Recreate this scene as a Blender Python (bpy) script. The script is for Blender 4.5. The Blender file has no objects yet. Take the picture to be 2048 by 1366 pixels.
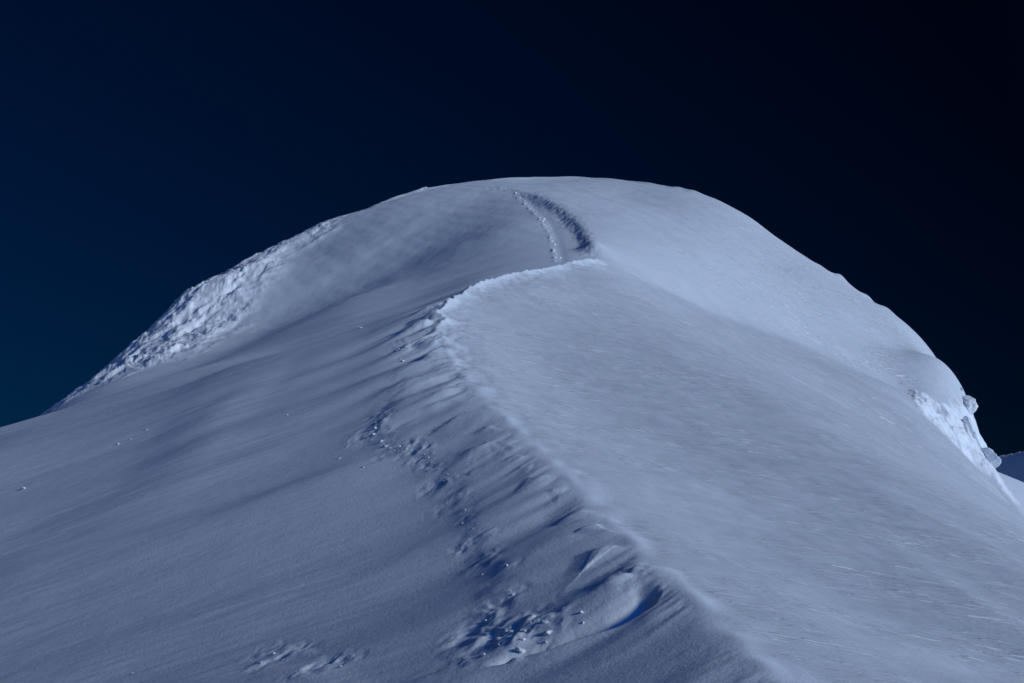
import bpy, math, random
import numpy as np

rng = np.random.default_rng(7)
random.seed(7)
scene = bpy.context.scene
COL = scene.collection

# ------------------------------------------------------------------ camera
PITCH = math.radians(8.34)
LENS = 50.0
F = LENS / 36.0 * 2048.0
cp, sp = math.cos(PITCH), math.sin(PITCH)
cam_d = bpy.data.cameras.new("camera")
cam_d.lens = LENS
cam_d.sensor_width = 36.0
cam_d.clip_start = 0.1
cam_d.clip_end = 60000.0
cam = bpy.data.objects.new("camera", cam_d)
cam.location = (0, 0, 0)
cam.rotation_euler = (math.radians(90) + PITCH, 0, 0)
COL.objects.link(cam)
scene.camera = cam


def ray(px, py):
    a = (px - 1024.0) / F
    b = (683.0 - py) / F
    x, y, z = a, cp - b * sp, sp + b * cp
    return x / y, z / y


def at(px, py, d):
    a, e = ray(px, py)
    return a * d, d, e * d


# ------------------------------------------------------------------ noise
_perm = rng.permutation(4096)
_ang = rng.random(4096) * 2 * np.pi
_gx, _gy = np.cos(_ang), np.sin(_ang)


def perlin(x, y, seed=0):
    xi = np.floor(x).astype(np.int64)
    yi = np.floor(y).astype(np.int64)
    xf, yf = x - xi, y - yi

    def g(ix, iy, fx, fy):
        h = _perm[(_perm[(ix + seed * 131) & 4095] + iy + seed * 57) & 4095]
        return _gx[h] * fx + _gy[h] * fy
    u = xf * xf * xf * (xf * (xf * 6 - 15) + 10)
    v = yf * yf * yf * (yf * (yf * 6 - 15) + 10)
    n00 = g(xi, yi, xf, yf)
    n10 = g(xi + 1, yi, xf - 1, yf)
    n01 = g(xi, yi + 1, xf, yf - 1)
    n11 = g(xi + 1, yi + 1, xf - 1, yf - 1)
    a = n00 + u * (n10 - n00)
    b = n01 + u * (n11 - n01)
    return 1.5 * (a + v * (b - a))


def fbm(x, y, octv=4, seed=0, gain=0.5):
    s, a, f = 0, 1.0, 1.0
    for k in range(octv):
        s = s + a * perlin(x * f, y * f, seed + k)
        a *= gain
        f *= 2.03
    return s


def sstep(a, b, x):
    t = np.clip((x - a) / (b - a), 0, 1)
    return t * t * (3 - 2 * t)


def pchip(xs, ys):
    xs = np.array(xs, float)
    ys = np.array(ys, float)
    h = np.diff(xs)
    d = np.diff(ys) / h
    m = np.zeros_like(ys)
    m[1:-1] = (d[:-1] * h[1:] + d[1:] * h[:-1]) / (h[:-1] + h[1:])
    m[0], m[-1] = d[0], d[-1]

    def f(x):
        x = np.asarray(x, float)
        i = np.clip(np.searchsorted(xs, x) - 1, 0, len(h) - 1)
        t = (x - xs[i]) / h[i]
        t2, t3 = t * t, t * t * t
        r = ((2 * t3 - 3 * t2 + 1) * ys[i] + (t3 - 2 * t2 + t) * h[i] * m[i]
             + (-2 * t3 + 3 * t2) * ys[i + 1] + (t3 - t2) * h[i] * m[i + 1])
        lo = ys[0] + m[0] * (x - xs[0])
        hi = ys[-1] + m[-1] * (x - xs[-1])
        return np.where(x < xs[0], lo, np.where(x > xs[-1], hi, r))
    return f


# ------------------------------------------------------------------ crest of the ridge
CREST = [(1560, 1366, 20), (1440, 1258, 23.5), (1340, 1160, 27), (1250, 1085, 31), (1160, 990, 36),
         (1060, 890, 42), (965, 800, 49), (912, 735, 55), (887, 680, 60), (882, 640, 64),
         (905, 605, 68), (960, 578, 73), (1050, 552, 80), (1120, 539, 86), (1195, 527, 92),
         (1198, 512, 96), (1165, 478, 102), (1130, 435, 110), (1080, 400, 118), (1020, 377, 127), (985, 364, 141)]
cw = np.array([at(*c) for c in CREST])
ys = np.concatenate([[-30, -8, 6], cw[:, 1], [170, 240]])
xs_ = np.concatenate([[9.0, 6.6, 5.2], cw[:, 0], [-4, -8]])
zs_ = np.concatenate([[-6.0, -3.2, -2.45], cw[:, 2], [38.5, 20]])
xc = pchip(ys, xs_)
zc = pchip(ys, zs_)

# fold where the summit dome stands on the right-hand flank
FOLD = [(1205, 522, 94), (1350, 587, 95), (1500, 645, 98), (1650, 700, 101), (1800, 768, 101)]
fw = np.array([at(*c) for c in FOLD])
yf_ = pchip(np.concatenate([[-10], fw[:, 0], [60]]), np.concatenate([[94], fw[:, 1], [90]]))


def creases(x, y):
    s = x - xc(y)
    A = 0.24 - 0.19 * sstep(90, 106, y)
    e = 0.13 + 0.0055 * np.maximum(y, 0)
    a = np.sqrt(s * s + e * e) - e
    c = -A * a
    t = y - yf_(x)
    B = 0.07 * sstep(6.5, 10.5, x) * (1 - sstep(26, 34, x))
    q = np.sqrt(t * t + 0.8) - 0.894
    c = c + B * 4 * (np.tanh(q / 4) - 1)
    return c


P = []


def add(x, y, z):
    P.append((x, y, z))


for d in (6, 14, 20, 24, 28, 33, 38, 44, 50, 56, 61, 66, 72, 79, 86):
    X, Z = float(xc(d)), float(zc(d))
    add(X, d, Z)
    for s, k in ((4, .21), (9, .20), (16, .21)):
        if X + s < 0.31 * d + 1 and not (s > 10 and d > 64) and not (s > 5 and d > 70):
            add(X + s, d, Z - k * s)
    for s in (4, 10, 18, 27):
        if X - s > -0.40 * d - 6 and (d < 76 or s < 5):
            add(X - s, d, Z - (0.33 if 20 < d < 76 else .26) * s)
for p in ((1200, 512, 96), (1165, 476, 103), (1130, 434, 110), (1080, 399, 118), (1020, 376, 128)):
    add(*at(*p))
# skylines
SKY = [(980, 366, 140), (1060, 362, 141), (1160, 361, 140), (1270, 368, 136), (1370, 388, 131), (1450, 413, 127), (1500, 434, 123),
(1560, 481, 122), (1620, 520, 120), (1690, 561, 118), (1745, 603, 116), (1780, 622, 115), (1860, 703, 111), (1930, 784, 105), (1956, 872, 101), (2000, 957, 97), (2036, 1008, 93),
       (900, 373, 140), (800, 397, 138), (720, 424, 136), (640, 450, 133), (560, 491, 129), (470, 538, 124), (390, 578, 120), (340, 622, 117),
       (240, 716, 112), (180, 770, 109), (120, 820, 106)]
for (px, py, d) in SKY:
    add(*at(px, py, d))
    k = 1.0 if 700 < px < 1450 else 1.5
    add(*at(px, py + 30 * k, d * 1.07))
    add(*at(px, py + 80 * k, d * 1.14))
    add(*at(px, py + 200 * k, d * 1.3))
# dome, left flank
for p in ((900, 480, 113), (700, 560, 113), (700, 480, 123), (600, 640, 106), (850, 420, 125), (1040, 450, 109), (980, 500, 104.5),
          (480, 690, 100.5), (520, 572, 117), (600, 512, 124), (420, 650, 112)):
    add(*at(*p))
# where the ridge's left flank runs on into the dome
for p in ((720, 668, 79), (700, 632, 92), (700, 596, 103), (820, 628, 84), (830, 596, 94), (830, 560, 104), (560, 702, 86), (560, 665, 97),
          (440, 722, 91), (330, 759, 94), (950, 560, 92), (960, 535, 99)):
    add(*at(*p))
# dome, right flank
for p in ((1250, 450, 108), (1250, 400, 121), (1400, 500, 106), (1400, 440, 116), (1550, 580, 106), (1550, 520, 114), (1700, 640, 108), (1700, 680, 104.5), (1800, 700, 107)):
    add(*at(*p))
for c in FOLD:
    add(*at(*c))
for p in ((1350, 614, 86), (1500, 673, 89), (1650, 733, 91), (1800, 803, 92), (1500, 716, 79), (1650, 778, 81), (1350, 652, 77), (1780, 854, 80)):
    add(*at(*p))
# near left shoulder and the gully behind it
for p in ((0, 868, 78), (60, 848, 80), (110, 829, 85), (250, 785, 92), (0, 880, 90), (60, 853, 93)):
    add(*at(*p))
for p in ((0, 905, 104), (60, 850, 99), (-200, 930, 82), (-400, 1080, 70), (-400, 1300, 95), (0, 1010, 125), (-300, 1500, 130)):
    add(*at(*p))
# near right shoulder and the drop behind it
for p in ((1850, 822, 95), (1900, 880, 89), (1960, 944, 82), (2048, 1032, 72), (2150, 1120, 63), (2300, 1230, 55)):
    add(*at(*p))
for p in ((2000, 1040, 92), (2100, 1130, 85), (2200, 1230, 79), (2150, 1300, 100), (2300, 1500, 90)):
    add(*at(*p))
for (x, y, z) in ((0, 0, -1.9), (-6, 0, -3.8), (-16, 0, -7.5), (12, 0, -4.2), (22, 0, -7.5), (0, -20, -4), (16, -20, -8), (-16, -20, -9),
                  (0, 190, 30), (0, 240, 6), (-60, 190, -10), (60, 190, -10), (-80, 120, -25), (80, 120, -25), (-80, 60, -25), (80, 60, -32), (-60, 20, -25), (60, 20, -28),
                  (-90, 240, -40), (90, 240, -40), (40, 20, -14), (-40, 20, -15)):
    add(x, y, z)
P = np.array(P, float)


def U(r2):
    return 0.5 * r2 * np.log(r2 + 1e-9)


S = 50.0
px_, py_ = P[:, 0] / S, P[:, 1] / S
n = len(P)
K = U((px_[:, None] - px_[None]) ** 2 + (py_[:, None] - py_[None]) ** 2)
K += np.eye(n) * 2e-4
Q = np.stack([np.ones(n), px_, py_], 1)
M = np.zeros((n + 3, n + 3))
M[:n, :n] = K
M[:n, n:] = Q
M[n:, :n] = Q.T
rhs = np.concatenate([P[:, 2] - creases(P[:, 0], P[:, 1]), [0, 0, 0]])
W = np.linalg.solve(M, rhs)


def base(x, y):
    x = np.asarray(x, float)
    y = np.asarray(y, float)
    sh = x.shape
    xf, yf = x.ravel() / S, y.ravel() / S
    out = np.empty(xf.size)
    for i in range(0, xf.size, 20000):
        a, b = xf[i:i + 20000], yf[i:i + 20000]
        k = U((a[:, None] - px_[None]) ** 2 + (b[:, None] - py_[None]) ** 2)
        out[i:i + 20000] = k @ W[:n] + W[n] + W[n + 1] * a + W[n + 2] * b
    return out.reshape(sh) + creases(x, y)


_yy = np.concatenate([np.arange(8, 160, 0.25)])


def hit(px, py):
    """the point of the bare terrain seen at a place of the photograph"""
    a, e = ray(px, py)
    h = e * _yy - base(a * _yy, _yy)
    k = np.where(h[1:] <= 0)[0]
    if len(k) == 0:
        k = [int(np.argmin(h)) - 1]
    k = k[0]
    t = h[k] / (h[k] - h[k + 1] + 1e-12)
    y = _yy[k] + (_yy[k + 1] - _yy[k]) * min(max(t, 0), 1)
    return a * y, y


def hit_far(px, py):
    """the farthest slope that faces us at a place of the photograph (behind a nearer shoulder)"""
    a, e = ray(px, py)
    h = e * _yy - base(a * _yy, _yy)
    k = np.where((h[:-1] > 0) & (h[1:] <= 0))[0]
    if len(k) == 0:
        return hit(px, py)
    y = float(_yy[k[-1] + 1])
    return a * y, y


def skyline(px):
    """where the bare terrain meets the sky in one column of the photograph"""
    a, e = ray(px, 683)
    yy = np.arange(88, 150, .5)
    for _ in range(2):
        z = base(a * yy, yy)
        i = int(np.argmax(z / yy))
        zc_, yc = yy[i] * cp + z[i] * sp, z[i] * cp - yy[i] * sp
        a, e = ray(px, 683 - F * yc / zc_)
    return a * yy[i], yy[i]


def polyline_coords(x, y, pts):
    """signed distance to a plan polyline (positive on its right) and the way along it"""
    pts = np.array(pts)
    best = np.full(x.shape, 1e9)
    sd = np.zeros(x.shape)
    al = np.zeros(x.shape)
    acc = 0
    for a, b in zip(pts[:-1], pts[1:]):
        d = b - a
        L = np.hypot(*d)
        d = d / L
        rx, ry = x - a[0], y - a[1]
        t = np.clip(rx * d[0] + ry * d[1], 0, L)
        qx, qy = rx - t * d[0], ry - t * d[1]
        dist = np.hypot(qx, qy)
        sgn = np.where(rx * d[1] - ry * d[0] > 0, 1, -1)
        m = dist < best
        best = np.where(m, dist, best)
        sd = np.where(m, dist * sgn, sd)
        al = np.where(m, acc + t, al)
        acc += L
    return sd, al, acc

# ------------------------------------------------------------------ relief of the snow
def bank(x, y, z, pix, a, width, fade, ends=0.25, pts=None, rough=0.0, seed=0, upto=None):
    """a drift edge: the snow on the right of the path (as one walks it) stands a metres higher, and falls off over fade metres"""
    pts = [hit(*p) for p in pix] if pts is None else pts
    pa = np.array(pts)
    # round the path
    for _ in range(2):
        q = [pa[0]]
        for p0, p1 in zip(pa[:-1], pa[1:]):
            q += [0.75 * p0 + 0.25 * p1, 0.25 * p0 + 0.75 * p1]
        q.append(pa[-1])
        pa = np.array(q)
    r = fade * 3.2 + width * 5
    m = (x > pa[:, 0].min() - r) & (x < pa[:, 0].max() + r) & (y > pa[:, 1].min() - r) & (y < pa[:, 1].max() + r)
    if not m.any():
        return
    xm, ym = x[m], y[m]
    sd, al, L = polyline_coords(xm, ym, pa)
    if rough:
        sd = sd + rough * fbm(xm / (rough * 4), ym / (rough * 4), 3, seed)
    t = al / L
    dist_end = np.where(al <= 0, 1, 0) | np.where(al >= L, 1, 0)
    e0, e1 = ends if isinstance(ends, tuple) else (ends, ends)
    env = sstep(0, e0, t) * sstep(0, e1, 1 - t)
    prof = 1 / (1 + np.exp(-np.clip(sd / width, -30, 30) * 2.2))
    prof = prof * np.exp(-(np.maximum(sd, 0) / fade) ** 1.5)
    z[m] += a * env * prof


def trench(x, y, z, pix, a, width, ends):
    """a dark slot: the snow on the left of the path drops sharply at the line and climbs back over width metres"""
    p = np.array(sorted(hit(*q) for q in pix))
    f = pchip(p[:, 0], p[:, 1])
    x0, x1 = p[0, 0], p[-1, 0]
    m = (x > x0) & (x < x1) & (y > p[:, 1].min() - 6 * width) & (y < p[:, 1].max() + 6 * width)
    xm, ym = x[m], y[m]
    sl = (f(xm + .05) - f(xm - .05)) / .1
    sd = (f(xm) - ym) / np.sqrt(1 + sl * sl)
    sd = sd + .03 * fbm(xm / .5, ym / .5, 2, 77)
    t = (xm - x0) / (x1 - x0)
    env = sstep(0, ends[0], t) * sstep(0, ends[1], 1 - t)
    w_ = width * (.4 + .6 * env)
    prof = 1 / (1 + np.exp(np.clip(sd / .03, -30, 30))) * np.exp(-(np.maximum(-sd, 0) / w_) ** 1.4)
    lip = np.exp(-np.maximum(sd, 0) / .5) * (sd > -.02)
    z[m] += env * (-a * prof + .16 * a * lip)


def swale(x, y, z, pix, a, width, fade):
    """a long gentle step: the near side of the line stands a metres higher"""
    p = np.array(sorted(hit(*q) for q in pix))
    f = pchip(p[:, 0], p[:, 1])
    x0, x1 = p[0, 0], p[-1, 0]
    k = (x1 - x0)
    m = (x > x0 - .15 * k) & (x < x1 + .15 * k) & (y > p[:, 1].min() - 5 * fade) & (y < p[:, 1].max() + 3 * fade)
    xm, ym = x[m], y[m]
    xm_ = np.clip(xm, x0 - .15 * k, x1 + .15 * k)
    sl = (f(xm_ + .05) - f(xm_ - .05)) / .1
    d = (f(xm_) - ym) / np.sqrt(1 + sl * sl)
    d = d + .35 * width * perlin(xm / 3, ym / 3, 41)
    env = sstep(x0 - .15 * k, x0 + .2 * k, xm) * sstep(x1 + .15 * k, x1 - .2 * k, xm)
    env = np.where(xm < x0 + .5 * k, sstep(x0 - .15 * k, x0 + .2 * k, xm), 1 - sstep(x1 - .2 * k, x1 + .15 * k, xm))
    prof = 1 / (1 + np.exp(-np.clip(d / width, -30, 30) * 2.2)) * np.exp(-(np.maximum(d, 0) / fade) ** 1.5)
    z[m] += a * env * prof


def polymask(x, y, pix, soft, wob=0.0, seed=0, far=False):
    """1 inside a patch of the ground outlined by places of the photograph"""
    p = np.array([(hit_far if far else hit)(*q) for q in pix])
    m = (x > p[:, 0].min() - 4) & (x < p[:, 0].max() + 4) & (y > p[:, 1].min() - 4) & (y < p[:, 1].max() + 4)
    out = np.zeros(x.shape)
    if not m.any():
        return out
    xm, ym = x[m], y[m]
    if wob:
        xm = xm + wob * fbm(xm / (3 * wob), ym / (3 * wob), 3, seed)
        ym = ym + wob * fbm(xm / (3 * wob), ym / (3 * wob), 3, seed + 9)
    ins = np.zeros(xm.shape, bool)
    dist = np.full(xm.shape, 1e9)
    for a, b in zip(p, np.roll(p, -1, 0)):
        c = (a[1] > ym) != (b[1] > ym)
        xx = (b[0] - a[0]) * (ym - a[1]) / (b[1] - a[1] + 1e-12) + a[0]
        ins ^= c & (xm < xx)
        d = b - a
        t_ = np.clip(((xm - a[0]) * d[0] + (ym - a[1]) * d[1]) / (d @ d + 1e-12), 0, 1)
        dist = np.minimum(dist, np.hypot(xm - a[0] - t_ * d[0], ym - a[1] - t_ * d[1]))
    out[m] = sstep(-soft, soft, np.where(ins, dist, -dist))
    return out


def bump(x, y, z, pt, r, a, ecc=1.0, rot=0.0):
    R = r * max(ecc, 1) * 3
    m = (np.abs(x - pt[0]) < R) & (np.abs(y - pt[1]) < R)
    if not m.any():
        return
    dx, dy = x[m] - pt[0], y[m] - pt[1]
    c, s = math.cos(rot), math.sin(rot)
    u, v = (dx * c + dy * s) / (r * ecc), (-dx * s + dy * c) / r
    z[m] += a * np.exp(-(u * u + v * v))


# lips of the drifts on the left of the crest, from their low end up to the crest
LIPS = [
    ([(832, 896), (884, 857), (958, 812)], .55, .16, 1.6),
    ([(839, 829), (885, 812), (930, 792)], .22, .12, 1.0),
    ([(945, 874), (965, 860), (986, 852)], .22, .10, .8),
    ([(905, 914), (973, 894), (1012, 876)], .45, .14, 1.4),
    ([(826, 704), (855, 688), (880, 675)], .95, .12, .9),
    ([(822, 732), (860, 714), (892, 698)], .95, .12, .9),
    ([(800, 742), (850, 731), (901, 726)], .28, .12, .8),
    ([(740, 792), (819, 774), (913, 744)], .42, .20, 1.6),
    ([(770, 822), (839, 800), (922, 777)], .35, .18, 1.6),
    ([(812, 660), (845, 654), (876, 650)], 1.1, .10, .6),
    ([(816, 648), (850, 640), (886, 633)], 1.0, .08, .5),
    ([(830, 632), (860, 624), (895, 616)], .8, .08, .5),
    ([(1010, 894), (1025, 898), (1043, 900)], .16, .07, .4),
    ([(1022, 914), (1040, 917), (1056, 918)], .16, .07, .4),
    ([(1036, 935), (1052, 935), (1070, 931)], .16, .07, .4),
    ([(1040, 964), (1072, 957), (1108, 956)], .25, .08, .8),
    ([(1090, 990), (1120, 980), (1145, 978)], .15, .10, .8),
    ([(1105, 1058), (1137, 1033), (1174, 1018)], .30, .09, .8),
    ([(1148, 1076), (1178, 1057), (1206, 1050)], .32, .08, .8),
    ([(1140, 1119), (1216, 1099), (1266, 1098)], .48, .10, 1.3),
    ([(1185, 1174), (1262, 1158), (1276, 1132)], .32, .09, .6),
    ([(960, 1345), (1064, 1309), (1110, 1294), (1166, 1272), (1239, 1244), (1304, 1203), (1328, 1180)], .62, .05, 1.8),
    # broad dark swales on the left flank
    ([(-60, 1150), (200, 1095), (480, 1020), (700, 935), (800, 900)], .42, .9, 6),
    ([(150, 1010), (450, 930), (720, 850), (860, 780)], .25, .8, 5),
    ([(350, 905), (600, 820), (760, 760), (880, 715)], .38, .9, 5),
    ([(380, 830), (560, 770), (720, 712), (850, 655)], .45, 1.0, 6),
    ([(450, 745), (600, 700), (760, 645), (860, 610)], .40, 1.0, 5),
    ([(500, 640), (650, 560), (800, 470), (900, 420)], -.30, 1.5, 9),
    ([(760, 1372), (930, 1345), (1060, 1318)], .22, .25, 2.5),
    ([(300, 1372), (520, 1340), (700, 1345)], .12, .3, 2.0),
    # right flank: streaks of deeper and shallower crust running down from the crest
    ([(1930, 1165), (1760, 1060), (1620, 985), (1480, 930)], .20, .5, 2.5),
    ([(2040, 1120), (1900, 1040), (1780, 975), (1700, 945)], .22, .4, 2.5),
]


from mathutils import Vector


def detail(x, y, z):
    z = z.copy()
    z0 = z
    a_ = x / np.maximum(y, 1e-3)
    front = y > 12
    # ---- crest offset and the way down the left flank
    s = x - xc(y)
    s = s + .3 * sstep(40, 52, y) * (1 - sstep(66, 76, y)) * fbm(y / 1.6, x / 3, 3, 26)
    y0 = y.copy()
    for _ in range(3):
        w = np.maximum(xc(y0) - x, 0)
        y0 = y + 3.5 * (1 - np.exp(-w / 3.5))
    w = np.maximum(xc(y0) - x, 0)
    near = sstep(14, 22, y) * (1 - sstep(66, 74, y))
    # wind flutes hanging off the crest
    yw = y0 + 0.5 * perlin(x * .25, y * .25, 40)
    f1 = perlin(yw / 0.75, w * 0.22, 3)
    f2 = perlin(yw / 0.32, w * 0.5, 5)
    f3 = perlin(yw / 2.3, w * 0.08, 8)
    pres = sstep(-.25, .35, perlin(y0 / 5.0, w * .05, 21))
    e1 = sstep(0.0, .45, w) * np.exp(-(w / 2.0) ** 1.6)
    e2 = sstep(0.0, .25, w) * np.exp(-(w / 1.0) ** 1.5)
    e3 = sstep(0.0, 1.0, w) * np.exp(-(w / 4.5) ** 2)
    far = sstep(48, 60, y)
    z += near * ((.042 + .08 * far) * f1 * e1 * (.25 + pres) + (.016 + .03 * far) * f2 * e2 * (.4 + pres) + .17 * f3 * e3)
    # the long waves of the left flank
    lw = sstep(1.0, 8.0, w) * (1 - sstep(96, 118, y)) * sstep(5, 15, y)
    z += lw * (.12 * perlin(y / 5.5 + x * .03, x / 34., 11) + .045 * perlin(y / 1.9, x / 14., 12))
    # fine wind ripples
    rip = lw * sstep(.0, .5, perlin(x / 12., y / 7., 33) + .25)
    z += rip * .020 * perlin(y / .42 + .25 * x, x / 2.6, 13)
    z += lw * .008 * perlin(y / .22 + .2 * x, x / 1.2, 14)
    # the crest's own lip: a small rounded cornice, sharper towards the dome
    env = sstep(58, 66, y) * (1 - sstep(91, 95, y))
    jag = 1 + .12 * perlin(y / .5, x * .3, 17) + .2 * perlin(y / 1.7, x * .2, 18)
    z += env * .34 * jag * np.exp(-np.abs(s) / .45)
    env = sstep(46, 60, y) * (1 - sstep(91, 95, y))
    z += env * .055 * perlin(y / .28 + s * .4, s / 1.1, 23) * np.exp(-(s / 1.0) ** 2) + env * .05 * fbm(x / .7, y / .7, 3, 24) * np.exp(-((s - .3) / 1.2) ** 2)
    env2 = sstep(16, 20, y) * (1 - sstep(58, 62, y))
    z += env2 * .035 * sstep(-.2, .5, perlin(y / 1.6, x * .2, 19)) * np.exp(-((s - .15) / .22) ** 2)
    z += env2 * .04 * perlin(y / 1.3, x / .8, 20) * np.exp(-((s - .5) / .6) ** 2)
    # ---- right flank: crust streaks running down and towards us
    rf = sstep(.2, 2.5, s) * (1 - sstep(0, 5, y - yf_(np.maximum(x, 3)))) * sstep(5, 14, y)
    c45, s45 = math.cos(math.radians(-62)), math.sin(math.radians(-62))
    p_, q_ = x * c45 + y * s45, -x * s45 + y * c45
    z += rf * (.16 * perlin(q_ / 5.0 + .6 * perlin(x / 12, y / 12, 57), p_ / 26., 50) + .03 * perlin(q_ / 1.7 + .8 * perlin(x / 5, y / 5, 56), p_ / 11., 51) + .012 * perlin(q_ / .7, p_ / 3., 52) * (1 + perlin(x / 4, y / 4, 55)))
    z += rf * .03 * fbm(x / 2.2, y / 2.2, 3, 53) + rf * (.004 * perlin(q_ / .16, p_ / .7, 53) * (1 + perlin(x / 6, y / 6, 54)))
    # dome: gentle unevenness
    dm = sstep(96, 112, y)
    z += dm * (.20 * perlin(x / 9, y / 9, 60) + .03 * perlin(q_ / 1.2, p_ / 7, 61) + .03 * fbm(x / 2.5, y / 2.5, 4, 62))
    # ---- the trampled shelf between the crest and the old track
    bank(x, y, z, [(985, 1330), (985, 1270), (1000, 1190), (965, 1120), (930, 1040), (890, 960), (840, 912), (785, 900), (750, 862), (775, 815), (800, 760), (800, 715)], .085, .40, 2.6, ends=.15, rough=.3, seed=45)
    # ---- placed drift lips
    for i, (pix, a, wd_, fd) in enumerate(LIPS):
        if wd_ >= .3:
            rgt = pix[0][0] > 1500
            swale(x, y, z, pix, a * (.36 if rgt else .6), wd_ * (2.0 if rgt else 1.0), fd * (1.5 if rgt else 1))
        elif fd == 1.8:
            trench(x, y, z, pix, .40, .52, (.3, .15))
        else:
            bank(x, y, z, pix, a * .26, wd_ * 1.5, fd, ends=.33 if a < .4 or a > .7 else .5, rough=.07, seed=70 + i)
    # ---- boot track and its bank on the dome
    EDGE = [(1178, 512), (1165, 476), (1146, 455), (1128, 436), (1100, 416), (1062, 396), (1018, 379), (960, 376)]
    ep = [hit(*p) for p in EDGE]
    bank(x, y, z, None, .58, .48, 5.0, ends=(.07, .85), pts=ep, rough=.05, seed=120)
    sd, al, L = polyline_coords(x, y, ep)
    k = (np.abs(sd) < 3) & (al > 0) & (al < L)
    z[k] += .07 * np.exp(-((sd[k] - .1) / .6) ** 2) * perlin(al[k] / .22, sd[k] / 1.4, 118) + .05 * fbm(x[k] / .5, y[k] / .5, 3, 119) * np.exp(-(sd[k] / .8) ** 2)
    TR = [(1118, 527), (1113, 500), (1106, 470), (1088, 440), (1062, 414), (1036, 392)]
    tp = np.array([hit(*p) for p in TR])
    sd, al, L = polyline_coords(x, y, tp)
    k = (np.abs(sd) < 3) & (al > 0) & (al < L)
    z[k] -= .05 * np.exp(-((sd[k] - .25) / .4) ** 2) * sstep(0, 2, al[k]) * sstep(0, 4, L - al[k])
    z[k] += .14 * np.exp(-((sd[k] + .25) / .16) ** 2) * np.maximum(0, -.05 + perlin(al[k] / .35, sd[k] * 2, 121))
    pr = hit(1184, 503)
    bump(x, y, z, pr, .8, .28, 1.6, 2.2)
    # ---- bright rim of hard snow along the sky line of the summit
    rim = [skyline(px) for px in (720, 800, 900, 985, 1060, 1160, 1270, 1370, 1450, 1500)]
    sd, al, L = polyline_coords(x, y, rim)
    k = np.abs(sd) < 4
    z[k] += .20 * np.exp(-np.abs(sd[k] / .5) ** 2) * (1 + .3 * perlin(al[k] / 3, sd[k] * .1, 122)) * sstep(0, 4, al[k]) * sstep(0, 4, L - al[k])
    # ---- the ice face on the far left shoulder
    IB = [(60, 842), (112, 822), (250, 783), (330, 755), (420, 705), (480, 640), (530, 572), (600, 512), (700, 446), (820, 394)]
    ip = [at(px, py, d)[:2] for (px, py), d in zip(IB, (97, 98, 99, 100, 103, 111, 117, 124, 130, 136))]
    sd, al, L = polyline_coords(x, y, ip)
    inl = sstep(-1.6, 3.4, -sd + 1.6 * fbm(x / 3, y / 3, 3, 123)) * sstep(94, 98, y)
    ux = al + .9 * perlin(x / 2.5, y / 2.5, 124)
    uy = -sd + .9 * perlin(x / 2.5, y / 2.5, 125)
    drape = (1 - 2 * np.abs(perlin(ux / 1.5, uy / 4.5, 126)))
    ledge = perlin(uy / 1.6 + .15 * ux, ux / 6.0, 127)
    ridg = .14 * drape + .20 * sstep(-.2, .25, ledge) + .20 * fbm(ux / 4.2, uy / 2.6, 3, 129) + .16 * fbm(ux / .7, uy / 1.0, 4, 128, .6)
    z += inl * ridg * sstep(0, 3, al) * (1 - .6 * sstep(L - 25, L - 3, al))
    ice = inl * sstep(0, 2, al)
    # ---- the broken ice on the right shoulder
    RC = [(1826, 784), (1862, 800), (1905, 822), (1925, 842), (1938, 880), (1952, 925), (1948, 935), (1925, 918), (1895, 880), (1862, 842), (1835, 812)]
    mk = polymask(x, y, RC, .35, .35, 141, True)
    RD = [(1905, 815), (1950, 830), (1962, 880), (1990, 905), (2012, 960), (2040, 1010), (2030, 1012), (1990, 965), (1955, 925), (1935, 870)]
    mk2 = polymask(x, y, RD, .3, .25, 151, True)
    z += mk * (.30 * fbm(x / 1.5, y / 1.9, 4, 142, .55) + .12 * (1 - 2 * np.abs(perlin(x / .7, y / .9, 143))) + .10)
    z += mk2 * (.35 * fbm(x / 1.6, y / 1.6, 4, 144, .55) + .1 * perlin(x / .6, y / .6, 145))
    ice = np.maximum(ice, np.maximum(mk, mk2 * .8))
    # small broken teeth of the cornice on the right sky line
    for (px, r, a) in ((1682, .5, .30), (1736, .45, .26), (1774, .55, .2), (1356, .8, .12), (1386, .7, .12), (1640, .4, .08)):
        bump(x, y, z, skyline(px), r, a)
    # ---- trampled and tumbled snow
    for (px, py, r, a, sc) in [(760, 868, 1.0, .34, .45), (790, 898, 1.0, .34, .4), (830, 905, .7, .25, .35), (845, 918, .5, .2, .3), (752, 845, .5, .25, .3),
                               (812, 700, 1.0, .3, .5), (800, 690, .5, .3, .4),
                               (1000, 1230, 1.1, .30, .42), (1050, 1255, .9, .34, .34), (1010, 1290, .9, .30, .36), (960, 1272, .9, .26, .4), (1040, 1305, .6, .26, .3),
                               (1020, 1185, .5, .22, .3), (1000, 1140, .7, .16, .4), (960, 1120, .6, .2, .4), (895, 960, .8, .26, .35), (905, 1005, .6, .24, .3), (925, 1035, .5, .2, .3), (870, 930, .6, .24, .3),
                               (950, 1085, .6, .18, .3), (560, 1318, .9, .2, .32), (640, 1338, .8, .24, .3), (530, 1300, .6, .12, .3), (800, 780, .8, .1, .4),
                               (1290, 1150, .9, .16, .4), (1230, 1140, .9, .12, .5)]:
        cx, cy = hit(px, py)
        sc *= 1.5
        R = r * 2.6
        k = (np.abs(x - cx) < R) & (np.abs(y - cy) < R)
        dx, dy = x[k] - cx, y[k] - cy
        m_ = np.exp(-((dx * dx + dy * dy) / (r * r)) ** 1.5)
        wx = x[k] + .5 * sc * perlin(x[k] / sc / 1.7, y[k] / sc / 1.7, 31)
        gate = sstep(-.6, .6, perlin(x[k] / sc / 2.2, y[k] / sc / 2.2, int(py) % 89))
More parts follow.
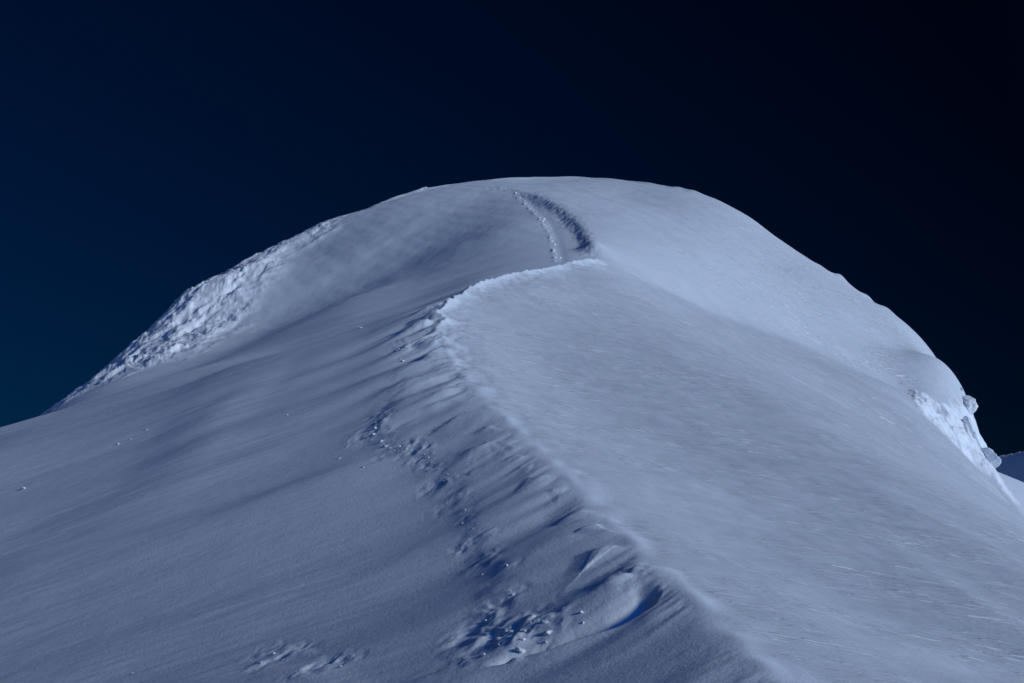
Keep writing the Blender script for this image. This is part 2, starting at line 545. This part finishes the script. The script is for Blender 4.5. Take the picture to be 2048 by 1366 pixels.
        z[k] += .25 * m_ * a * gate * (fbm(wx / sc, y[k] / sc / 1.5, 2, int(px) % 97, .5) + .40 * fbm(wx / sc / .38, y[k] / sc / .38, 2, int(px) % 83, .5) * gate)
    crust_and_shade = sstep(.05, .8, s + .5 * fbm(x / 2, y / 2, 3, 140)) * (1 - sstep(-3.0, 2.0, y - yf_(np.maximum(x, 3)) - 12 * sstep(5.5, 2, x)))
    crust_and_shade = crust_and_shade * (.62 + .38 * sstep(1, 9, s + 1.5 * fbm(x / 6, y / 6, 3, 146)))  # flank colour also darkens away from the crest in place of weaker sunlight
    crust_and_shade = np.maximum(crust_and_shade, (.42 + .22 * sstep(10, 22, x)) * sstep(-4, -1, y - yf_(np.maximum(x, 3))) * sstep(3, 7, x + .04 * (y - 95)))  # dome darkened by colour, more on its right half, to tone down sunlight
    return z, ice, crust_and_shade

# ------------------------------------------------------------------ terrain mesh
NC, NR = 1250, 1400
u = np.linspace(-1, 1, NC)
acol = 0.40 * u + 0.75 * np.sign(u) * np.clip(np.abs(u) - 0.88, 0, 1) ** 1.5 * 20
w_ = np.linspace(0, 1, NR)
yrow = -18 + 0 * w_
lin = np.concatenate([np.linspace(-18, 15, 40)[:-1], 15 * (155 / 15.) ** np.linspace(0, 1, NR - 80), np.linspace(156, 260, 41)])
yrow = lin
NR = len(yrow)
X = acol[None, :] * (np.maximum(yrow, 0)[:, None] + 9)
Y = np.repeat(yrow[:, None], NC, 1)
Z = base(X, Y)
Z, ICE, CRUST_AND_SHADE = detail(X, Y, Z)


def grid_mesh(name, X, Y, Z, mat, attrs=None):
    nr, nc = X.shape
    me = bpy.data.meshes.new(name)
    me.vertices.add(nr * nc)
    me.vertices.foreach_set("co", np.stack([X, Y, Z], -1).astype(np.float32).ravel())
    i = np.arange(nr * nc).reshape(nr, nc)
    q = np.stack([i[:-1, :-1], i[:-1, 1:], i[1:, 1:], i[1:, :-1]], -1).reshape(-1)
    nq = (nr - 1) * (nc - 1)
    me.loops.add(nq * 4)
    me.loops.foreach_set("vertex_index", q.astype(np.int32))
    me.polygons.add(nq)
    me.polygons.foreach_set("loop_start", np.arange(0, nq * 4, 4, dtype=np.int32))
    me.update(calc_edges=True)
    me.polygons.foreach_set("use_smooth", np.ones(nq, bool))
    for k, v in (attrs or {}).items():
        at_ = me.attributes.new(k, 'FLOAT', 'POINT')
        at_.data.foreach_set("value", v.astype(np.float32).ravel())
    me.materials.append(mat)
    o = bpy.data.objects.new(name, me)
    COL.objects.link(o)
    return o


def snow_material():
    m = bpy.data.materials.new("snow")
    m.use_nodes = True
    nt = m.node_tree
    N, Lk = nt.nodes, nt.links
    b = N["Principled BSDF"]
    b.inputs["Roughness"].default_value = 0.75
    b.inputs["Specular IOR Level"].default_value = 0.15

    def inp(n_, i, v):
        if isinstance(v, (int, float)):
            n_.inputs[i].default_value = v
        elif isinstance(v, tuple):
            n_.inputs[i].default_value = v
        else:
            Lk.new(v, n_.inputs[i])

    def math_(op, a, b_=0.0):
        n_ = N.new("ShaderNodeMath"); n_.operation = op
        inp(n_, 0, a); inp(n_, 1, b_)
        return n_.outputs[0]

    def noise(vec, scale, det=2.0, rough=0.5, dist=0.0):
        n_ = N.new("ShaderNodeTexNoise")
        Lk.new(vec, n_.inputs["Vector"])
        n_.inputs["Scale"].default_value = scale
        n_.inputs["Detail"].default_value = det
        n_.inputs["Roughness"].default_value = rough
        n_.inputs["Distortion"].default_value = dist
        return n_.outputs[0]

    def ramp(v, lo, hi, a=0.0, b_=1.0):
        n_ = N.new("ShaderNodeMapRange")
        inp(n_, 0, v)
        n_.inputs[1].default_value, n_.inputs[2].default_value = lo, hi
        n_.inputs[3].default_value, n_.inputs[4].default_value = a, b_
        return n_.outputs[0]

    def mix(f, a, b_):
        n_ = N.new("ShaderNodeMix"); n_.data_type = 'RGBA'
        inp(n_, 0, f); inp(n_, 6, a); inp(n_, 7, b_)
        return n_.outputs[2]
    tc = N.new("ShaderNodeTexCoord")
    obj = tc.outputs["Object"]

    def mapped(rot, sc):
        n_ = N.new("ShaderNodeMapping")
        Lk.new(obj, n_.inputs[0])
        n_.inputs["Rotation"].default_value = (0, 0, math.radians(rot))
        n_.inputs["Scale"].default_value = sc
        return n_.outputs[0]
    attr = N.new("ShaderNodeAttribute"); attr.attribute_name = "crust_and_shade"
    crust_and_shade = attr.outputs["Fac"]
    attr2 = N.new("ShaderNodeAttribute"); attr2.attribute_name = "ice"
    icea = attr2.outputs["Fac"]
    # wind crust of the right flank: long thin chips of rime left on a greyer glazed crust that also carries painted shade
    st = mapped(62, (1.0, 9.0, 1.0))
    chips = ramp(noise(st, 1.1, 3, .6), .55, .60)
    patch = ramp(noise(mapped(62, (.16, .5, .3)), 1.0, 4, .65), .44, .58)
    chips = math_('MULTIPLY', math_('MULTIPLY', chips, patch), ramp(crust_and_shade, .3, .6))
    veins = ramp(noise(mapped(62, (.22, .8, .4)), 1.0, 6, .7, 1.2), .36, .66)
    grain = noise(obj, 12.0, 4, .75)
    blotch = noise(obj, 1.3, 5, .7)
    fresh = mix(ramp(blotch, .3, .7), (0.72, 0.765, 0.815, 1), (0.785, 0.82, 0.86, 1))
    glaze_and_shade = mix(ramp(noise(obj, .9, 4, .6), .38, .62), mix(veins, (0.485, 0.53, 0.555, 1), (0.575, 0.61, 0.635, 1)), mix(veins, (0.505, 0.515, 0.56, 1), (0.61, 0.61, 0.65, 1)))
    col = mix(crust_and_shade, fresh, glaze_and_shade)
    col = mix(math_('MULTIPLY', chips, .9), col, (0.95, 0.96, 0.98, 1))
    col = mix(icea, col, (0.90, 0.92, 0.95, 1))
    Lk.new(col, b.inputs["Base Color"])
    # grain and fine wind relief
    h1 = math_('MULTIPLY', grain, .016)
    h2 = math_('MULTIPLY', noise(obj, 2.6, 4, .65), .014)
    h3 = math_('MULTIPLY', chips, .05)
    lee = noise(mapped(8, (.55, 3.0, 1.0)), 1.0, 3, .55)
    h4 = math_('MULTIPLY', math_('MULTIPLY', lee, .016), math_('SUBTRACT', 1.0, crust_and_shade))
    h = math_('ADD', math_('ADD', h1, h2), math_('ADD', h3, h4))
    bp = N.new("ShaderNodeBump")
    bp.inputs["Strength"].default_value = 0.8
    bp.inputs["Distance"].default_value = 1.0
    Lk.new(h, bp.inputs["Height"])
    Lk.new(bp.outputs[0], b.inputs["Normal"])
    return m


SNOW = snow_material()
g = grid_mesh("snow_ridge", X, Y, Z, SNOW, {"ice": ICE, "crust_and_shade": CRUST_AND_SHADE})
g["kind"] = "structure"


# ------------------------------------------------------------------ loose things on the snow
def tag(o, label, cat, group=None):
    o["label"] = label
    o["category"] = cat
    if group:
        o["group"] = group


def ground_z(x, y):
    """height of the built terrain mesh (nearest grid cell)"""
    j = int(np.clip(np.searchsorted(yrow, y), 1, NR - 1))
    if abs(yrow[j - 1] - y) < abs(yrow[j] - y):
        j -= 1
    i = int(np.clip(np.searchsorted(X[j], x), 0, NC - 1))
    return float(Z[j, i])


def hit_mesh(px, py):
    a, e = ray(px, py)
    prev = None
    for y in np.arange(12, 150, .1):
        if e * y <= ground_z(a * y, y):
            return a * y, y, ground_z(a * y, y)
    x, y = hit(px, py)
    return x, y, ground_z(x, y)


import bmesh
from mathutils import noise as mnoise


def lump_mesh(name, seed, scale, sub=3, cuts=5, rough=.16, freq=1.6, fine=.0):
    """a broken, weathered lump: a ball cut by random planes and roughened"""
    r = random.Random(seed)
    bm = bmesh.new()
    bmesh.ops.create_icosphere(bm, subdivisions=sub, radius=1.0)
    pl = []
    for _ in range(cuts):
        v = Vector((r.uniform(-1, 1), r.uniform(-1, 1), r.uniform(-.6, 1))).normalized()
        pl.append((v, r.uniform(.5, .85)))
    off = Vector((r.uniform(0, 99), r.uniform(0, 99), r.uniform(0, 99)))
    for v in bm.verts:
        c = v.co.copy()
        for n_, d in pl:
            k = c.dot(n_) - d
            if k > 0:
                c -= n_ * k * .85
        f = 1 + rough * mnoise.fractal(c * freq + off, 0.7, 2.0, 5)
        c *= f + fine * mnoise.fractal(c * freq * 4.5 + off, 0.6, 2.0, 4)
        v.co = Vector((c.x * scale[0], c.y * scale[1], c.z * scale[2]))
    me = bpy.data.meshes.new(name)
    bm.to_mesh(me)
    bm.free()
    for p in me.polygons:
        p.use_smooth = True
    me.materials.append(ICEM)
    return me


def ice_material():
    m = bpy.data.materials.new("rime_ice")
    m.use_nodes = True
    nt = m.node_tree
    b = nt.nodes["Principled BSDF"]
    tc = nt.nodes.new("ShaderNodeTexCoord")
    n_ = nt.nodes.new("ShaderNodeTexNoise"); n_.inputs["Scale"].default_value = 3.0; n_.inputs["Detail"].default_value = 6
    nt.links.new(tc.outputs["Object"], n_.inputs["Vector"])
    cr = nt.nodes.new("ShaderNodeMix"); cr.data_type = 'RGBA'
    cr.inputs[6].default_value = (0.78, 0.82, 0.87, 1); cr.inputs[7].default_value = (0.89, 0.91, 0.93, 1)
    nt.links.new(n_.outputs[0], cr.inputs[0])
    nt.links.new(cr.outputs[2], b.inputs["Base Color"])
    b.inputs["Roughness"].default_value = .6
    b.inputs["Specular IOR Level"].default_value = .2
    bp = nt.nodes.new("ShaderNodeBump"); bp.inputs["Strength"].default_value = .6; bp.inputs["Distance"].default_value = .06
    nt.links.new(n_.outputs[0], bp.inputs["Height"])
    nt.links.new(bp.outputs[0], b.inputs["Normal"])
    return m


ICEM = ice_material()


def place(name, me, loc, rot=(0, 0, 0)):
    o = bpy.data.objects.new(name, me)
    o.location = loc
    o.rotation_euler = rot
    COL.objects.link(o)
    return o


# the broken seracs on the right shoulder of the dome
o = place("serac", lump_mesh("serac", 3, (.74, 1.5, 1.02), 5, 13, .12, 1.1, .03), at(1933, 816, 103), (.1, .45, .3))
tag(o, "bulging white serac leaning out over the right skyline of the summit dome", "serac", "seracs on the right shoulder")
o = place("serac", lump_mesh("serac", 41, (.80, 1.5, .86), 5, 13, .12, 1.3, .03), at(1966, 921, 98), (0, .15, .5))
tag(o, "square topped serac below the bulging one, just above the far blue mountain", "serac", "seracs on the right shoulder")
o = place("serac", lump_mesh("serac", 23, (.42, .8, .36), 5, 12, .12, 1.5, .03), at(1916, 783, 104.5), (0, .5, .2))
tag(o, "smallest serac, a chipped ice edge above the bulging serac", "serac", "seracs on the right shoulder")
o = place("serac", lump_mesh("serac", 31, (.84, 1.5, 1.85), 5, 13, .12, 1.2, .03), at(1943, 884, 100), (.1, -.25, .1))
tag(o, "tall rough ice pillar filling the gap between the bulging and the square serac", "serac", "seracs on the right shoulder")

# loose lumps of snow: a few shapes, copied
SHAPES = [lump_mesh("snow_lump", 200 + k, (1, .8 + .1 * (k % 3), .62), 3, 5, .3, 1.4) for k in range(5)]


def lumps(spots, label, group, seed):
    r = random.Random(seed)
    first = None
    for (px, py, size) in spots:
        x, y, z = hit_mesh(px, py)
        if first is None:
            o = place("snow_lump", SHAPES[r.randrange(5)], (0, 0, 0))
            first = o
        else:
            o = first.copy()
            o.data = SHAPES[r.randrange(5)]
            COL.objects.link(o)
        size *= .85 * (.35 + .75 * r.random() ** 1.6)
        o.location = (x, y, z - .12 * size)
        o.rotation_euler = (r.uniform(-.3, .3), r.uniform(-.3, .3), r.uniform(0, 6.28))
        o.scale = (size, size * r.uniform(.7, 1.2), size * r.uniform(.7, 1.0))
        tag(o, label, "snow lump", group)


def scatter(cx, cy, rx, ry, n_, s0, s1, seed):
    r = random.Random(seed)
    return [(cx + r.gauss(0, rx), cy + r.gauss(0, ry), s0 * (s1 / s0) ** (r.random() ** 2.2)) for _ in range(n_)]


lumps([(752, 846, .16), (750, 858, .13), (748, 872, .12), (757, 866, .10), (763, 884, .13), (772, 893, .15), (781, 897, .14), (790, 902, .13), (800, 894, .12), (812, 898, .10), (822, 902, .09), (744, 880, .07), (856, 917, .13), (848, 911, .08), (862, 926, .07)],
      "white snow lump in the curved drift of broken snow halfway up the left flank", "snow lumps of the curved drift", 1)
lumps([(1020, 1183, .13), (1028, 1189, .11), (1066, 1232, .11), (1088, 1244, .12), (1062, 1246, .08), (1098, 1268, .12), (1092, 1284, .10), (1046, 1282, .12), (1040, 1302, .14), (1024, 1264, .09), (985, 1276, .10), (972, 1242, .09), (1163, 1230, .08), (965, 1150, .08), (1014, 1133, .09), (1050, 1264, .08), (1076, 1240, .07), (998, 1290, .10), (968, 1310, .10), (1166, 1246, .06)],
      "small snow lump in the trampled heap at the left end of the dark crack", "snow lumps below the dark crack", 2)
lumps([(812, 694, .17), (797, 698, .16), (800, 718, .13), (806, 722, .12), (793, 700, .10), (776, 674, .10), (770, 678, .08), (716, 654, .10), (722, 655, .07)],
      "white snow lump under the lit flutes where the crest bends right", "snow lumps at the bend of the crest", 3)
tk = [(1119, 523), (1118, 515), (1114, 508), (1117, 501), (1112, 494), (1114, 487), (1107, 480), (1109, 472), (1104, 465), (1098, 458), (1095, 450), (1090, 445), (1086, 441), (1079, 436), (1081, 430), (1074, 425), (1068, 421), (1063, 415), (1057, 412), (1051, 406), (1046, 401), (1038, 396), (1033, 391), (1028, 388), (1116, 519), (1110, 490), (1089, 438), (1071, 418)]
r_ = random.Random(5)
lumps([(px + r_.uniform(-3, 3), py + r_.uniform(-2, 2), r_.uniform(.10, .20)) for px, py in tk],
      "bright snow lump kicked up beside the boot track on the summit dome", "snow lumps along the boot track", 5)
lumps([(293, 860, .10), (236, 889, .13), (261, 879, .08), (47, 977, .14), (680, 918, .09), (726, 936, .11), (266, 1347, .05), (575, 830, .08)],
      "lone pale snow pellet lying on the smooth left flank", "lone snow pellets on the left flank", 6)
lumps([(548, 1308, .06), (566, 1320, .06), (600, 1343, .09), (592, 1345, .06), (622, 1328, .06), (640, 1332, .06), (655, 1332, .07), (682, 1336, .06), (522, 1327, .05), (586, 1363, .06)],
      "pale snow lump beside the boot prints at the lower left", "snow lumps by the lower boot prints", 7)
lumps([(888, 962, .08), (895, 968, .06), (903, 1000, .06), (930, 1020, .06), (946, 1058, .05), (896, 950, .06), (876, 940, .06), (925, 1046, .05)],
      "tiny snow lump on the faint track below the curved drift", "snow lumps on the faint track", 8)

# ------------------------------------------------------------------ what lies beyond
def far_grid(name, x0, x1, y0, y1, f, nx=120, ny=120, attrs=None):
    xs = np.linspace(x0, x1, nx)
    ys_ = np.linspace(y0, y1, ny)
    XX, YY = np.meshgrid(xs, ys_)
    o = grid_mesh(name, XX, YY, f(XX, YY), SNOW)
    o["kind"] = "structure"
    return o


def slope_f(x, y):
    # a snow slope falling to the right behind the ridge
    c = at(2010, 950, 190)
    q = x - c[0] / 190 * y
    return c[2] * y / 190 - .42 * q - .0016 * (y - 190) ** 2 - .012 * np.maximum(q - 6, 0) ** 2 - .03 * np.maximum(-q - 4, 0) ** 2 + .06 * fbm(x / 5, y / 5, 3, 160)


far_grid("snow_slope", 52, 130, 130, 260, slope_f, 240, 200)


def mount_f(x, y):
    # a far crest running away to the left; the steep side towards us lies in shade
    c = at(2075, 894, 1500)
    dx, dy = x - c[0], y - 1500
    u_, v_ = (-dx + dy) * .7071, (dx + dy) * .7071
    return (c[2] - 1.35 * (np.sqrt(np.maximum(-v_, 0) ** 2 + 64) - 8) - .8 * np.maximum(v_, 0)
            - .00035 * (u_ + 20) ** 2 - .12 * np.abs(u_) + 1.2 * fbm(u_ / 60, v_ / 60, 4, 170))


far_grid("mountain", 0, 1250, 900, 2200, mount_f, 200, 200)


def plain_f(x, y):
    r = np.hypot(x, y)
    return -95 - 120 * sstep(150, 900, r) + 10 * fbm(x / 160, y / 160, 3, 180)


xs = np.sign(np.linspace(-1, 1, 161)) * np.abs(np.linspace(-1, 1, 161)) ** 3 * 20000
XX, YY = np.meshgrid(xs, xs)
o = grid_mesh("glacier", XX, YY, plain_f(XX, YY), SNOW)
o["kind"] = "structure"

# ------------------------------------------------------------------ light
SUN_AZ = (0.83, -0.41)
SUN_EL = math.radians(21)
sv = np.array([SUN_AZ[0], SUN_AZ[1], 0]); sv /= np.linalg.norm(sv)
sv = np.array([sv[0] * math.cos(SUN_EL), sv[1] * math.cos(SUN_EL), math.sin(SUN_EL)])
sd_ = bpy.data.lights.new("sun", 'SUN')
sd_.energy = 4.3
sd_.angle = math.radians(9)
sd_.color = (0.96, 1.03, 0.89)
so = bpy.data.objects.new("sun", sd_)
so.rotation_euler = Vector(sv).to_track_quat('Z', 'Y').to_euler()
so.location = (60, -40, 90)
COL.objects.link(so)

SKY_TINT = (0.02, 0.38, 1.02, 1)
wd = bpy.data.worlds.new("World")
scene.world = wd
wd.use_nodes = True
nt = wd.node_tree
bg = nt.nodes["Background"]
sky = nt.nodes.new("ShaderNodeTexSky")
sky.sky_type = 'NISHITA'
sky.sun_disc = False
sky.sun_elevation = SUN_EL
sky.sun_rotation = math.atan2(sv[0], sv[1])
sky.altitude = 4000
sky.air_density = 1.5
sky.dust_density = 0.0
sky.ozone_density = 3.0
# the photograph was taken through a polarising filter: sky light at right angles to the sun is held back; the unseen sun side is raised as added fill light
tc = nt.nodes.new("ShaderNodeTexCoord")
dt = nt.nodes.new("ShaderNodeVectorMath"); dt.operation = 'DOT_PRODUCT'
dt.inputs[1].default_value = tuple(sv)
nt.links.new(tc.outputs["Generated"], dt.inputs[0])
def mth(op, a, b):
    n_ = nt.nodes.new("ShaderNodeMath"); n_.operation = op
    for i, v in enumerate((a, b)):
        if isinstance(v, (int, float)):
            n_.inputs[i].default_value = v
        else:
            nt.links.new(v, n_.inputs[i])
    return n_.outputs[0]


c_ = dt.outputs["Value"]
cpos, cneg = mth('MAXIMUM', c_, 0.0), mth('MAXIMUM', mth('MULTIPLY', c_, -1.0), 0.0)
pol_fill = mth('ADD', mth('ADD', mth('MULTIPLY', cneg, 0.165), 0.032), mth('MULTIPLY', mth('MULTIPLY', cpos, cpos), 4.2))
mx = nt.nodes.new("ShaderNodeMix"); mx.data_type = 'RGBA'; mx.blend_type = 'MULTIPLY'; mx.inputs[0].default_value = 1
nt.links.new(sky.outputs[0], mx.inputs[6]); mx.inputs[7].default_value = SKY_TINT
sc_ = nt.nodes.new("ShaderNodeVectorMath"); sc_.operation = 'SCALE'
nt.links.new(mx.outputs[2], sc_.inputs[0]); nt.links.new(pol_fill, sc_.inputs[3])
nt.links.new(sc_.outputs[0], bg.inputs[0])
bg.inputs[1].default_value = 0.12

scene.view_settings.view_transform = 'Standard'
scene.view_settings.look = 'None'
scene.view_settings.exposure = -1.18
scene.view_settings.gamma = 1
